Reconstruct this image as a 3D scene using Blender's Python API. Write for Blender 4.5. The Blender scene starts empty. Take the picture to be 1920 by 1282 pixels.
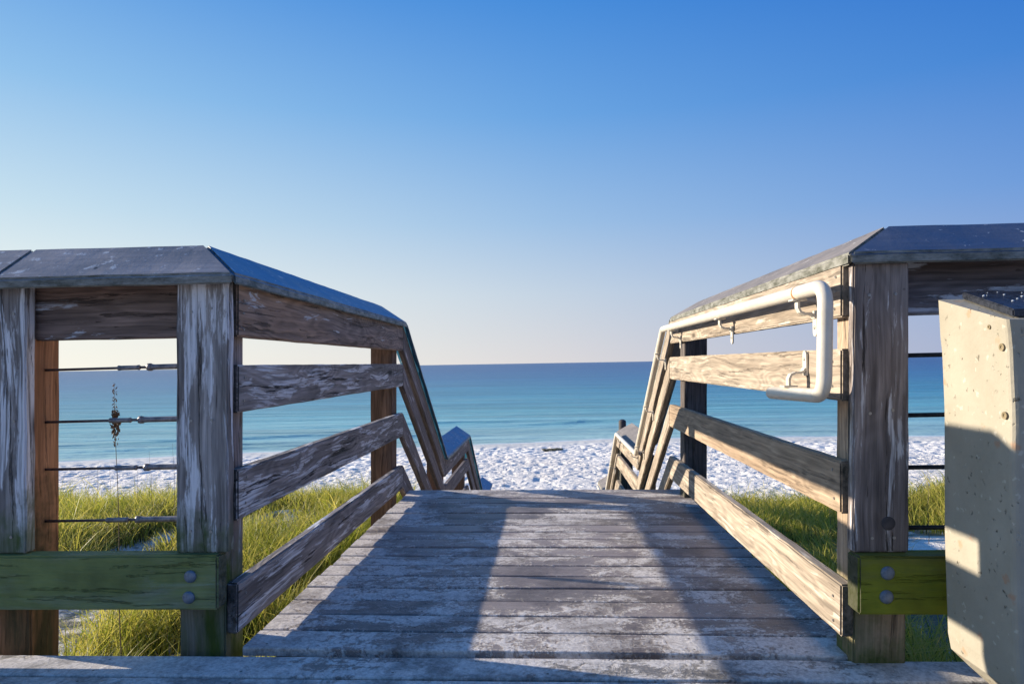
import bpy, bmesh, math, random
import numpy as np
from mathutils import Vector, Matrix
R = math.radians
random.seed(7); rng = np.random.default_rng(7)
scene = bpy.context.scene
COL = scene.collection

# ------------------------------------------------------------------ node helpers
def new_mat(name):
    m = bpy.data.materials.new(name); m.use_nodes = True
    nt = m.node_tree; nt.nodes.clear()
    return m, nt
class N:
    def __init__(s, nt): s.nt = nt
    def n(s, t, **kw):
        nd = s.nt.nodes.new(t)
        for k, v in kw.items(): setattr(nd, k, v)
        return nd
    def link(s, a, b): s.nt.links.new(a, b)
    def set(s, sock, v):
        if hasattr(v, 'node'): s.link(v, sock)
        else: sock.default_value = v
    def math(s, op, a, b=None, c=None, clamp=False):
        nd = s.n('ShaderNodeMath', operation=op, use_clamp=clamp)
        s.set(nd.inputs[0], a)
        if b is not None: s.set(nd.inputs[1], b)
        if c is not None: s.set(nd.inputs[2], c)
        return nd.outputs[0]
    def vmath(s, op, a, b=None):
        nd = s.n('ShaderNodeVectorMath', operation=op)
        s.set(nd.inputs[0], a)
        if b is not None: s.set(nd.inputs[1], b)
        return nd.outputs[0]
    def noise(s, vec, scale=1., detail=4., rough=.55, dist=0., col=False):
        nd = s.n('ShaderNodeTexNoise'); s.set(nd.inputs['Vector'], vec)
        nd.inputs['Scale'].default_value = scale; nd.inputs['Detail'].default_value = detail
        nd.inputs['Roughness'].default_value = rough; nd.inputs['Distortion'].default_value = dist
        return nd.outputs['Color' if col else 'Fac']
    def voro(s, vec, scale, feature='F1', rnd=1.):
        nd = s.n('ShaderNodeTexVoronoi', feature=feature); s.set(nd.inputs['Vector'], vec)
        nd.inputs['Scale'].default_value = scale; nd.inputs['Randomness'].default_value = rnd
        return nd
    def ramp(s, fac, stops, interp='LINEAR'):
        nd = s.n('ShaderNodeValToRGB'); s.set(nd.inputs[0], fac); cr = nd.color_ramp; cr.interpolation = interp
        while len(cr.elements) < len(stops): cr.elements.new(.5)
        for e, (p, c) in zip(cr.elements, stops):
            e.position = p
            e.color = (c[0], c[1], c[2], 1) if hasattr(c, '__len__') else (c, c, c, 1)
        return nd.outputs[0]
    def mr(s, v, a, b, c=0., d=1., smooth=False):
        nd = s.n('ShaderNodeMapRange'); nd.interpolation_type = 'SMOOTHSTEP' if smooth else 'LINEAR'
        s.set(nd.inputs[0], v)
        for i, q in enumerate((a, b, c, d)): s.set(nd.inputs[i+1], q)
        return nd.outputs[0]
    def mix(s, fac, a, b, mode='MIX'):
        nd = s.n('ShaderNodeMix', data_type='RGBA', blend_type=mode)
        s.set(nd.inputs[0], fac)
        for i, q in ((6, a), (7, b)):
            if isinstance(q, tuple) and len(q) == 3: q = (*q, 1)
            s.set(nd.inputs[i], q)
        return nd.outputs[2]
    def sep(s, v):
        nd = s.n('ShaderNodeSeparateXYZ'); s.set(nd.inputs[0], v); return nd.outputs
    def comb(s, x, y, z):
        nd = s.n('ShaderNodeCombineXYZ')
        for i, q in enumerate((x, y, z)): s.set(nd.inputs[i], q)
        return nd.outputs[0]
    def bump(s, h, strength=.5, dist=.01, normal=None):
        nd = s.n('ShaderNodeBump'); s.set(nd.inputs['Height'], h)
        nd.inputs['Strength'].default_value = strength; nd.inputs['Distance'].default_value = dist
        if normal is not None: s.link(normal, nd.inputs['Normal'])
        return nd.outputs[0]
    def finish(s, color, rough, normal=None, spec=.3, metallic=0., **kw):
        p = s.n('ShaderNodeBsdfPrincipled'); o = s.n('ShaderNodeOutputMaterial')
        if isinstance(color, tuple) and len(color) == 3: color = (*color, 1)
        s.set(p.inputs['Base Color'], color); s.set(p.inputs['Roughness'], rough)
        p.inputs['Specular IOR Level'].default_value = spec
        p.inputs['Metallic'].default_value = metallic
        if normal is not None: s.link(normal, p.inputs['Normal'])
        s.link(p.outputs[0], o.inputs[0]); return p

def wood(name, dark, light, streak=(.30, .68), bleach=0., bleachcol=(.55, .56, .58), moss=None, mosscol=(.05, .075, .014),
         ring=.5, crack=.6, rough=.8, patch=0., patchcol=(.6, .62, .6), deep=1.0, warm=None):
    """weathered timber; local X runs along the board"""
    m, nt = new_mat(name); g = N(nt)
    tc = g.n('ShaderNodeTexCoord').outputs['Object']
    rnd = g.n('ShaderNodeObjectInfo').outputs['Random']
    off = g.comb(g.math('MULTIPLY', rnd, 37.), g.math('MULTIPLY', rnd, 91.), g.math('MULTIPLY', rnd, 53.))
    co = g.vmath('ADD', tc, off)
    wob = g.noise(co, 2.2, 2., .5, col=True)
    wob = g.vmath('SCALE', g.vmath('SUBTRACT', wob, (.5, .5, .5))); wob.node.inputs['Scale'].default_value = .05
    cw = g.vmath('ADD', co, wob)
    a1 = g.vmath('MULTIPLY', cw, (1.1, 16., 16.))
    a2 = g.vmath('MULTIPLY', cw, (2.5, 110., 110.))
    a3 = g.vmath('MULTIPLY', cw, (.55, 4.2, 4.2))
    s1 = g.noise(a1, 1., 7., .62)
    s2 = g.noise(a2, 1., 4., .6)
    s3 = g.noise(a3, 1., 3., .5)
    # cathedral growth rings from contour lines of slow noise, bent round knots
    kn = g.voro(g.vmath('MULTIPLY', co, (1.7, 5.5, 5.5)), 1.).outputs['Distance']
    knot = g.mr(kn, 0., .16, 1., 0., True)
    field = g.math('ADD', g.math('MULTIPLY', s3, 1.), g.math('MULTIPLY', g.mr(kn, 0., .5, 1., 0., True), .22))
    rg = g.math('SINE', g.math('MULTIPLY', field, 120.))
    rg = g.mr(rg, -1., 1., 0., 1., True)
    fac = g.mr(s1, streak[0], streak[1], 0., 1.)
    c = g.mix(fac, dark, light)
    if warm is not None:
        c = g.mix(g.mr(g.noise(a3, .7, 3., .6), .45, .68), c, warm)
    c = g.mix(g.math('MULTIPLY', g.math('SUBTRACT', 1., rg), ring * .55), c, tuple(q * .45 for q in dark))
    fine = g.mr(s2, .3, .7, .58, 1.25)
    c = g.mix(1., c, g.comb(fine, fine, fine), 'MULTIPLY')
    if bleach > 0:
        b = g.noise(g.vmath('MULTIPLY', cw, (2.4, 20., 20.)), 1., 9., .68, .5)
        bf = g.mr(b, .645 - bleach * .19, .675 - bleach * .17, 0., 1.)
        bf = g.math('MULTIPLY', bf, g.mr(s2, .38, .56, .12, 1.))
        c = g.mix(bf, c, bleachcol)
    c = g.mix(knot, c, tuple(q * .3 for q in dark))
    cr = g.noise(g.vmath('MULTIPLY', cw, (1.6, 42., 42.)), 1., 6., .72)
    crf = g.mr(cr, .385, .412, 1., 0.)
    crf2 = g.math('MULTIPLY', crf, crack)
    c = g.mix(crf2, c, (.02, .017, .015))
    # nail holes and dirt spots
    sp = g.voro(co, 26.).outputs['Distance']
    spf = g.math('MULTIPLY', g.mr(sp, .0, .12, 1., 0.), g.mr(g.noise(co, 9., 1.), .58, .6))
    c = g.mix(g.math('MULTIPLY', spf, .7), c, (.03, .03, .03))
    if patch > 0:
        pn = g.noise(co, 7., 6., .62)
        pf = g.mr(pn, .66 - patch * .12, .69 - patch * .12)
        c = g.mix(pf, c, patchcol)
    if moss is not None:
        zlo, zhi, amt = moss
        gz = g.sep(g.n('ShaderNodeNewGeometry').outputs['Position'])[2]
        mf = g.mr(gz, zlo, zhi, 1., 0.)
        mn = g.noise(co, 6., 5., .65)
        mf = g.math('ADD', mf, g.mr(mn, .3, .7, -.45, .35))
        mf = g.math('ADD', mf, g.mr(s1, .3, .7, -.15, .15))
        mf = g.math('MULTIPLY', g.mr(mf, .2, .75, 0., 1.), amt)
        mf = g.math('MULTIPLY', mf, g.mr(g.noise(g.vmath('MULTIPLY', cw, (1.6, 9., 9.)), 1., 7., .66), .36, .56, .45, 1.))
        mc = g.mix(g.noise(co, 11., 4.), tuple(q * .45 for q in mosscol), tuple(min(1, q * 1.9) for q in mosscol))
        c = g.mix(mf, c, mc)
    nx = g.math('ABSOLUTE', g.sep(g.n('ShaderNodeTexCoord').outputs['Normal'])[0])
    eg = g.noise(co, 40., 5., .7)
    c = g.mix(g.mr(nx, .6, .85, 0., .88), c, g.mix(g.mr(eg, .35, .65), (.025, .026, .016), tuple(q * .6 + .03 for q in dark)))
    h = g.math('ADD', g.math('MULTIPLY', s2, .35), g.math('MULTIPLY', s1, .5))
    h = g.math('ADD', h, g.math('MULTIPLY', rg, .18 * ring))
    h = g.math('SUBTRACT', h, g.math('MULTIPLY', crf, 1.1 * crack))
    g.finish(c, g.mr(s1, .3, .7, rough - .12, min(1, rough + .1)), g.bump(h, .9 * deep, .006), .2)
    return m

# ------------------------------------------------------------------ object helpers
def link(o, parent=None):
    COL.objects.link(o)
    if parent is not None: o.parent = parent
    return o
def mesh_obj(name, verts, faces, mat, parent=None, M=None, smooth=False):
    me = bpy.data.meshes.new(name); me.from_pydata([tuple(v) for v in verts], [], faces); me.update()
    if mat: me.materials.append(mat)
    if smooth: me.polygons.foreach_set('use_smooth', [True] * len(me.polygons))
    o = bpy.data.objects.new(name, me); link(o, parent)
    if M is not None: o.matrix_world = M if parent is None else M
    return o
def thing(name, label, cat, loc=(0, 0, 0), group=None):
    o = bpy.data.objects.new(name, None); COL.objects.link(o); o.location = loc
    o.empty_display_size = .1
    o['label'] = label; o['category'] = cat
    if group: o['group'] = group
    return o
def tag(o, label, cat, group=None, kind=None):
    if label: o['label'] = label
    if cat: o['category'] = cat
    if group: o['group'] = group
    if kind: o['kind'] = kind
def place(o, parent, M):
    """M is the world matrix; parents only carry translations, so subtract."""
    T = Matrix.Identity(4)
    p = parent
    while p is not None:
        T = p.matrix_basis.copy() @ T if False else (p.matrix_basis @ T)
        p = p.parent
    o.matrix_basis = T.inverted() @ M

LEAN = .018
def lean(x, y, z, base=.0): return Vector((x + LEAN * (z - base - .85), y, z))

def solid(name, top, bottom, mat, parent=None, wear=.0016, bev=.004, seg=None, label=None):
    """closed 8-corner timber: top/bottom are 4 world points each, in the same order, 0->1 and 3->2 running along the
    length. Gets its own local frame (X along the length), is cut into short lengths and its arrises are worn."""
    top = [Vector(p) for p in top]; bottom = [Vector(p) for p in bottom]
    ctr = sum(top + bottom, Vector()) / 8
    ax = ((top[1] + top[2] + bottom[1] + bottom[2]) - (top[0] + top[3] + bottom[0] + bottom[3])).normalized()
    up = (sum(top, Vector()) - sum(bottom, Vector())).normalized()
    ay = up.cross(ax).normalized(); az = ax.cross(ay).normalized()
    M = Matrix((ax, ay, az)).transposed().to_4x4(); M.translation = ctr
    Mi = M.inverted()
    t = [Mi @ p for p in top]; b = [Mi @ p for p in bottom]
    L = (t[1] - t[0]).length
    bm = bmesh.new()
    vs = [bm.verts.new(p) for p in t + b]
    for f in ((0, 1, 2, 3), (7, 6, 5, 4), (0, 4, 5, 1), (1, 5, 6, 2), (2, 6, 7, 3), (3, 7, 4, 0)):
        bm.faces.new([vs[i] for i in f])
    bmesh.ops.recalc_face_normals(bm, faces=bm.faces)
    th = min((t[0] - b[0]).length, (t[0] - t[3]).length)
    if bev > 0:
        bmesh.ops.bevel(bm, geom=list(bm.edges), offset=min(bev, th * .3), segments=2, affect='EDGES', clamp_overlap=True)
    n = seg if seg is not None else max(2, min(40, int(L / .07)))
    for i in range(1, n):
        x = -L / 2 + L * i / n
        bmesh.ops.bisect_plane(bm, geom=list(bm.verts) + list(bm.edges) + list(bm.faces), plane_co=(x, 0, 0), plane_no=(1, 0, 0))
    if wear > 0:
        from mathutils import noise as mn
        o3 = Vector((random.uniform(-50, 50),) * 3)
        for v in bm.verts:
            q = mn.noise_vector(v.co * 9 + o3)
            w = mn.noise_vector(v.co * 31 + o3)
            v.co += Vector((0, q.y + .6 * w.y, q.z + .6 * w.z)) * wear
    me = bpy.data.meshes.new(name); bm.to_mesh(me); bm.free()
    me.materials.append(mat)
    o = bpy.data.objects.new(name, me); link(o, parent); place(o, parent, M)
    if label: o['label'] = label
    return o

def bar_y(name, xi, xo, y0, y1, z0a, z1a, z0b, z1b, mat, parent, base0=0., base1=0., **kw):
    """board running along y between y0 and y1, bottom/top heights a at y0 and b at y1; plumb cut ends"""
    top = [lean(xi, y0, z1a, base0), lean(xi, y1, z1b, base1), lean(xo, y1, z1b, base1), lean(xo, y0, z1a, base0)]
    bot = [lean(xi, y0, z0a, base0), lean(xi, y1, z0b, base1), lean(xo, y1, z0b, base1), lean(xo, y0, z0a, base0)]
    return solid(name, top, bot, mat, parent, **kw)
def bar_x(name, x0, x1, y0, y1, z0, z1, mat, parent, **kw):
    top = [lean(x0, y0, z1), lean(x1, y0, z1), lean(x1, y1, z1), lean(x0, y1, z1)]
    bot = [lean(x0, y0, z0), lean(x1, y0, z0), lean(x1, y1, z0), lean(x0, y1, z0)]
    return solid(name, top, bot, mat, parent, **kw)
def post(name, x0, x1, y0, y1, z0, z1, mat, parent, base=0., **kw):
    a = [lean(x0, y0, z0, base), lean(x0, y0, z1, base), lean(x1, y0, z1, base), lean(x1, y0, z0, base)]
    b = [lean(x0, y1, z0, base), lean(x0, y1, z1, base), lean(x1, y1, z1, base), lean(x1, y1, z0, base)]
    return solid(name, a, b, mat, parent, **kw)

def tube(name, pts, r, mat, parent, fillet=.0, ns=20, cap_round=True, radii=None):
    pts = [Vector(p) for p in pts]
    path = [pts[0]]
    for i in range(1, len(pts) - 1):
        a, b, c = pts[i-1], pts[i], pts[i+1]
        d0 = (a - b).normalized(); d1 = (c - b).normalized()
        if fillet > 0:
            ang = math.acos(max(-1, min(1, d0.dot(d1)))); tl = min(fillet / math.tan(ang / 2), (a-b).length * .45, (c-b).length * .45)
            p0 = b + d0 * tl; p1 = b + d1 * tl
            for k in range(11):
                t = k / 10; path.append((1-t)**2 * p0 + 2*t*(1-t) * b + t*t * p1)
        else: path.append(b)
    path.append(pts[-1])
    rr = [r] * len(path) if radii is None else radii
    if cap_round:
        d = (path[0] - path[1]).normalized(); e = (path[-1] - path[-2]).normalized()
        pre = [(path[0] + d * r * math.sin(t) * .6, max(r * math.cos(t), 1e-4)) for t in (1.5, 1.2, .8, .4)]
        suf = [(path[-1] + e * r * math.sin(t) * .6, max(r * math.cos(t), 1e-4)) for t in (.4, .8, 1.2, 1.5)]
        path = [p for p, _ in pre] + path + [p for p, _ in suf]
        rr = [q for _, q in pre] + rr + [q for _, q in suf]
    ctr = sum(path, Vector()) / len(path)
    verts = []; faces = []
    tprev = None; nrm = None
    for i, p in enumerate(path):
        t = (path[min(i+1, len(path)-1)] - path[max(i-1, 0)]).normalized()
        if nrm is None:
            nrm = t.orthogonal().normalized()
        else:
            nrm = (nrm - t * nrm.dot(t)).normalized()
        bn = t.cross(nrm)
        for k in range(ns):
            a = 2 * math.pi * k / ns
            verts.append(p - ctr + (nrm * math.cos(a) + bn * math.sin(a)) * rr[i])
    for i in range(len(path) - 1):
        for k in range(ns):
            faces.append((i*ns+k, i*ns+(k+1) % ns, (i+1)*ns+(k+1) % ns, (i+1)*ns+k))
    faces.append(tuple(range(ns))[::-1]); faces.append(tuple((len(path)-1)*ns+k for k in range(ns)))
    o = mesh_obj(name, verts, faces, mat, parent, smooth=True)
    place(o, parent, Matrix.Translation(ctr))
    return o

def disc_head(name, c, n, r, h, mat, parent, ns=14, dome=True):
    n = Vector(n).normalized(); u = n.orthogonal().normalized(); w = n.cross(u)
    prof = [(r, 0.), (r, h * .45), (r * .86, h * .8), (r * .5, h), (r*.12, h*1.02)] if dome else [(r, 0), (r, h), (r * .45, h), (r * .4, h*.5), (r*.1, h * .5)]
    verts = []; faces = []
    for rr, hh in prof:
        for k in range(ns):
            a = 2*math.pi*k/ns; verts.append((u*math.cos(a)+w*math.sin(a))*rr + n*hh)
    for i in range(len(prof)-1):
        for k in range(ns): faces.append((i*ns+k, i*ns+(k+1) % ns, (i+1)*ns+(k+1) % ns, (i+1)*ns+k))
    faces.append(tuple((len(prof)-1)*ns+k for k in range(ns)))
    o = mesh_obj(name, verts, faces, mat, parent, smooth=dome)
    place(o, parent, Matrix.Translation(Vector(c)))
    return o

# ------------------------------------------------------------------ materials
W = {}
W['post_left'] = wood('post_timber_pale', (.12, .098, .085), (.50, .45, .41), bleach=.85, bleachcol=(.70, .68, .67), moss=(.31, .50, .95), crack=.75, ring=.25)
W['post_right'] = wood('post_timber_grey', (.09, .072, .065), (.36, .305, .275), bleach=.5, bleachcol=(.54, .52, .51), moss=(.0, .2, .4), crack=.8, ring=.3)
W['post_pink'] = wood('post_side_timber', (.19, .15, .135), (.40, .325, .30), moss=(.12, .46, 1.), crack=.5, ring=.25, bleach=.2)
W['post_orange'] = wood('post_side_orange_timber', (.30, .13, .055), (.52, .26, .13), moss=(.16, .62, .95), mosscol=(.035, .035, .014), crack=.45, ring=.25)
W['post_brown'] = wood('far_post_brown_timber', (.13, .075, .045), (.24, .14, .09), crack=.5, ring=.3)
W['post_dark'] = wood('far_post_dark_timber', (.085, .07, .062), (.19, .16, .145), crack=.6, ring=.3, moss=(-.1, .5, .5), mosscol=(.03, .04, .02))
W['post_tan'] = wood('post_side_tan_timber', (.30, .215, .14), (.46, .35, .25), moss=(-.05, .36, 1.), crack=.4, ring=.4)
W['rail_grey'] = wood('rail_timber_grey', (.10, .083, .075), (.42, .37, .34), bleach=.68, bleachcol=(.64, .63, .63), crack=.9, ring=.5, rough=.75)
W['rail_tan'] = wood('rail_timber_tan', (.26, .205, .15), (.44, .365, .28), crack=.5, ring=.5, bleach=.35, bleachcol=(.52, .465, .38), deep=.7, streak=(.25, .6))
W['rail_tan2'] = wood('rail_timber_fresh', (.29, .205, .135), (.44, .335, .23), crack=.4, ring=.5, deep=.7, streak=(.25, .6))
W['fascia_brown'] = wood('fascia_timber_brown', (.11, .078, .062), (.31, .215, .17), warm=(.30, .165, .11), crack=.5, ring=.55, bleach=.15)
W['fascia_mauve'] = wood('fascia_timber_mauve', (.15, .11, .095), (.44, .345, .29), warm=(.40, .25, .16), crack=.55, ring=.6, bleach=.2)
W['fascia_dark'] = wood('fascia_timber_dark', (.07, .065, .075), (.22, .19, .19), warm=(.14, .10, .085), crack=.6, ring=.5, bleach=.6, bleachcol=(.5, .52, .57))
W['moss_beam'] = wood('mossy_beam_timber', (.16, .17, .12), (.36, .38, .30), moss=(1.2, 1.6, .85), mosscol=(.155, .18, .045), crack=.5, ring=.3, bleach=.35, bleachcol=(.33, .38, .36))
W['moss_beam2'] = wood('mossy_beam_timber_olive', (.06, .055, .035), (.16, .14, .09), moss=(1.2, 1.6, .95), mosscol=(.165, .18, .015), crack=.4, ring=.2)
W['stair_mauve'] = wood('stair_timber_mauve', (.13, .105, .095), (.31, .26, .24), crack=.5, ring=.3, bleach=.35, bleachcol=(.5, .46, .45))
W['cap'] = None

def mat_cap(name, base, light, lich=.4, rough=.38, spec=.5):
    m, nt = new_mat(name); g = N(nt)
    co = g.n('ShaderNodeTexCoord').outputs['Object']
    rnd = g.n('ShaderNodeObjectInfo').outputs['Random']
    co = g.vmath('ADD', co, g.comb(g.math('MULTIPLY', rnd, 31.), 0., 0.))
    n1 = g.noise(co, 5., 6., .6); n2 = g.noise(g.vmath('MULTIPLY', co, (5., 60., 60.)), 1., 4., .6); n3 = g.noise(co, 60., 3., .6)
    c = g.mix(g.mr(n1, .3, .7), base, light)
    c = g.mix(g.math('MULTIPLY', g.mr(n2, .4, .7), .35), c, tuple(q * .55 for q in base))
    sp = g.noise(co, 26., 5., .7)
    c = g.mix(g.math('MULTIPLY', g.mr(sp, .66 - lich * .08, .70 - lich * .08), .7), c, (.62, .62, .6))
    dk = g.noise(co, 9., 5., .7)
    c = g.mix(g.mr(dk, .66, .72), c, (.05, .05, .045))
    # dark fastener holes
    v = g.voro(co, 6.).outputs['Distance']
    c = g.mix(g.mr(v, .03, .045, 1., 0.), c, (.02, .02, .02))
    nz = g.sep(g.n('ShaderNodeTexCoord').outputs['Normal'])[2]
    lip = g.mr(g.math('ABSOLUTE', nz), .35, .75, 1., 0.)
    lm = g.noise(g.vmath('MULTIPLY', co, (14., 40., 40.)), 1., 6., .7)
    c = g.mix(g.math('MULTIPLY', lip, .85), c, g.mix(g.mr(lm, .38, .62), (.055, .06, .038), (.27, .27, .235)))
    h = g.math('ADD', g.math('MULTIPLY', n3, .4), g.math('ADD', g.math('MULTIPLY', n2, .3), g.math('MULTIPLY', sp, .6)))
    g.finish(c, g.mr(n1, .3, .7, rough - .06, rough + .2), g.bump(h, .35, .004), spec)
    return m
W['cap'] = mat_cap('cap_board_grey', (.15, .135, .125), (.26, .235, .22), rough=.6, spec=.2)
W['cap_front'] = mat_cap('cap_board_grey_front', (.18, .165, .16), (.35, .32, .315), .8, rough=.5, spec=.35)
W['cap_blue'] = mat_cap('cap_board_sky_tinted', (.02, .15, .29), (.06, .25, .42), .6, .45, .2)  # blue of the reflected sky and shade put into the base colour

def mat_deck(name, base, light, sand_bias, near=False):
    m, nt = new_mat(name); g = N(nt)
    P = g.n('ShaderNodeNewGeometry').outputs['Position']
    at = g.n('ShaderNodeAttribute', attribute_name='pid'); pid = at.outputs['Fac']
    off = g.comb(g.math('MULTIPLY', pid, 61.), g.math('MULTIPLY', pid, 17.), 0.)
    cp = g.vmath('ADD', P, off)
    grain = g.noise(g.vmath('MULTIPLY', cp, (2.2, 70., 1.)), 1., 5., .6)
    broad = g.noise(cp, 2.3, 4., .6)
    c = g.mix(g.mr(broad, .3, .7), base, light)
    ton = g.mr(pid, 0., 1., .60, 1.35)
    c = g.mix(1., c, g.comb(ton, ton, ton), 'MULTIPLY')
    gf = g.mr(grain, .3, .7, .8, 1.15)
    c = g.mix(1., c, g.comb(gf, gf, gf), 'MULTIPLY')
    xyz = g.sep(P)
    # drifted white sand: patches crossing planks, some confined to a plank, rubbed thin on raised grain
    s1 = g.noise(P, 2.1, 9., .68, .5)
    s2 = g.noise(g.vmath('MULTIPLY', cp, (1.4, 4.5, 1.)), 1.6, 8., .7, .7)
    s3 = g.noise(P, 95., 3., .7)
    s4 = g.noise(P, 24., 6., .75, 1.2)
    f = g.math('ADD', g.math('MULTIPLY', s1, .5), g.math('MULTIPLY', s2, .5))
    f = g.math('ADD', f, g.math('MULTIPLY', g.math('SUBTRACT', s4, .5), .30))
    f = g.math('ADD', f, g.math('MULTIPLY', g.math('SUBTRACT', s3, .5), .12))
    # paler strip along the left rail and the worn foot of the landing
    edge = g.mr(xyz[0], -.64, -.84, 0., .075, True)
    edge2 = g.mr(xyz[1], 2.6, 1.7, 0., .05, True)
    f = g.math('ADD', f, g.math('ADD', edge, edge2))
    f = g.math('ADD', f, g.math('ADD', sand_bias, g.math('MULTIPLY', g.math('SUBTRACT', g.math('FRACT', g.math('MULTIPLY', pid, 7.3)), .5), .045)))
    sf = g.mr(f, .505, .545, 0., 1.)
    thin = g.mr(f, .40, .54, 0., .42)
    sandc = g.mix(s3, (.50, .455, .41), (.80, .76, .70))
    c = g.mix(thin, c, (.36, .32, .29))
    gran = g.mr(g.math('ADD', g.math('MULTIPLY', s4, .6), g.math('MULTIPLY', s3, .4)), .40, .56, .35, 1.)
    c = g.mix(g.math('MULTIPLY', g.math('MULTIPLY', sf, .92), gran), c, sandc)
    scr = g.noise(g.vmath('MULTIPLY', g.vmath('ADD', cp, g.vmath('MULTIPLY', g.noise(P, 5., 3., .6, col=True), (.12, .12, 0.))), (14., 60., 1.)), 1., 6., .75, 2.)
    c = g.mix(g.math('MULTIPLY', g.mr(scr, .60, .66), g.mr(f, .40, .52, .15, .8)), c, (.62, .58, .54))
    drk = g.noise(cp, 3.3, 6., .7)
    c = g.mix(g.mr(drk, .50, .62, 0., .6), c, tuple(q * .5 for q in base))
    if True:
        vy = g.n('ShaderNodeAttribute', attribute_name='vy').outputs['Fac']
        fx = g.math('MULTIPLY', g.math('SUBTRACT', g.math('FRACT', g.math('ADD', g.math('DIVIDE', g.math('ADD', xyz[0], .87), .432), g.math('ADD', .5, g.math('MULTIPLY', pid, .012)))), .5), .432)
        fy = g.math('MULTIPLY', g.math('SUBTRACT', g.math('ABSOLUTE', g.math('SUBTRACT', vy, .5)), .29), .14)
        rr = g.math('SQRT', g.math('ADD', g.math('MULTIPLY', fx, fx), g.math('MULTIPLY', fy, fy)))
        hole = g.mr(rr, .0028, .0046, 1., 0.)
        c = g.mix(g.math('MULTIPLY', hole, .85), c, (.025, .02, .018))
    h = g.math('ADD', g.math('MULTIPLY', sf, .7), g.math('MULTIPLY', s4, .8))
    h = g.math('ADD', h, g.math('ADD', g.math('MULTIPLY', grain, .25), g.math('MULTIPLY', s3, .35)))
    g.finish(c, g.mr(sf, 0., 1., .5, .95), g.bump(h, .7, .006), .35)
    return m
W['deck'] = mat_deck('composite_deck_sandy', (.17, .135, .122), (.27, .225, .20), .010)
W['deck_near'] = mat_deck('platform_deck_sandy', (.10, .10, .095), (.25, .235, .21), .032)

def mat_paint():
    m, nt = new_mat('cream_painted_steel'); g = N(nt)
    co = g.n('ShaderNodeTexCoord').outputs['Object']
    n = g.noise(co, 14., 5., .65); n2 = g.noise(co, 120., 3., .6)
    c = g.mix(g.mr(n, .3, .7), (.54, .49, .39), (.62, .575, .49))
    c = g.mix(g.mr(g.noise(co, 33., 5., .7), .68, .74), c, (.5, .30, .14))
    c = g.mix(g.math('MULTIPLY', g.mr(g.noise(co, 60., 4., .7), .6, .7), .3), c, (.55, .5, .42))
    g.finish(c, g.mr(n, .3, .7, .28, .5), g.bump(g.math('ADD', n2, n), .2, .002), .5); return m
W['paint'] = mat_paint()
def mat_metal(name, c0, c1, rough, metallic):
    m, nt = new_mat(name); g = N(nt)
    co = g.n('ShaderNodeTexCoord').outputs['Object']
    n = g.noise(co, 60., 5., .65)
    g.finish(g.mix(g.mr(n, .35, .65), c0, c1), g.mr(n, .3, .7, rough - .1, rough + .12), g.bump(n, .25, .001), .5, metallic); return m
W['bolt'] = mat_metal('galvanised_bolt_head', (.10, .13, .17), (.22, .26, .31), .5, .5)
W['screw'] = mat_metal('deck_screw', (.25, .23, .2), (.4, .38, .35), .45, .6)
W['cable'] = mat_metal('stained_steel_rod', (.06, .045, .045), (.17, .14, .14), .45, .4)
W['turn'] = mat_metal('steel_turnbuckle', (.12, .11, .115), (.30, .28, .28), .45, .5)
W['cable_dark'] = mat_metal('dark_steel_rod', (.015, .017, .022), (.05, .055, .06), .5, .3)
W['plate'] = mat_metal('black_basin_plate', (.015, .018, .025), (.04, .045, .06), .3, .2)
W['rust'] = mat_metal('rust_stain', (.35, .13, .03), (.45, .2, .06), .8, 0)

def mat_concrete():
    m, nt = new_mat('exposed_aggregate_concrete'); g = N(nt)
    co = g.n('ShaderNodeTexCoord').outputs['Object']
    n = g.noise(co, 6., 6., .6); n2 = g.noise(co, 70., 4., .6)
    c = g.mix(g.mr(n, .3, .7), (.30, .27, .205), (.38, .345, .27))
    wrp = g.vmath('ADD', co, g.vmath('MULTIPLY', g.noise(co, 75., 3., .6, col=True), (.03, .03, .03)))
    v1 = g.voro(wrp, 64.); d1 = v1.outputs['Distance']; cc = v1.outputs['Color']
    pick = g.mr(g.sep(cc)[0], .85, .86)
    c = g.mix(g.math('MULTIPLY', g.mr(d1, .08, .25, .95, 0.), pick), c, (.09, .075, .05))
    pick2 = g.mr(g.sep(cc)[1], .86, .88)
    c = g.mix(g.math('MULTIPLY', g.math('MULTIPLY', g.mr(d1, .2, .38, 1., 0.), pick2), .4), c, (.62, .58, .47))
    v2 = g.voro(wrp, 30.); pick3 = g.mr(g.sep(v2.outputs['Color'])[2], .93, .94)
    c = g.mix(g.math('MULTIPLY', g.math('MULTIPLY', g.mr(v2.outputs['Distance'], .2, .4, 1., 0.), pick3), .6), c, (.42, .22, .12))
    st = g.noise(g.vmath('MULTIPLY', co, (18., 18., 2.)), 1., 4., .6)
    c = g.mix(g.mr(st, .58, .75, 0., .45), c, (.32, .29, .2))
    pit = g.math('MULTIPLY', g.mr(d1, .15, .35, 1., 0.), pick)
    h = g.math('SUBTRACT', g.math('ADD', g.math('MULTIPLY', n2, .5), g.math('MULTIPLY', n, .6)), g.math('MULTIPLY', pit, 1.2))
    g.finish(c, .85, g.bump(h, .6, .005), .2); return m
W['concrete'] = mat_concrete()

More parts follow.
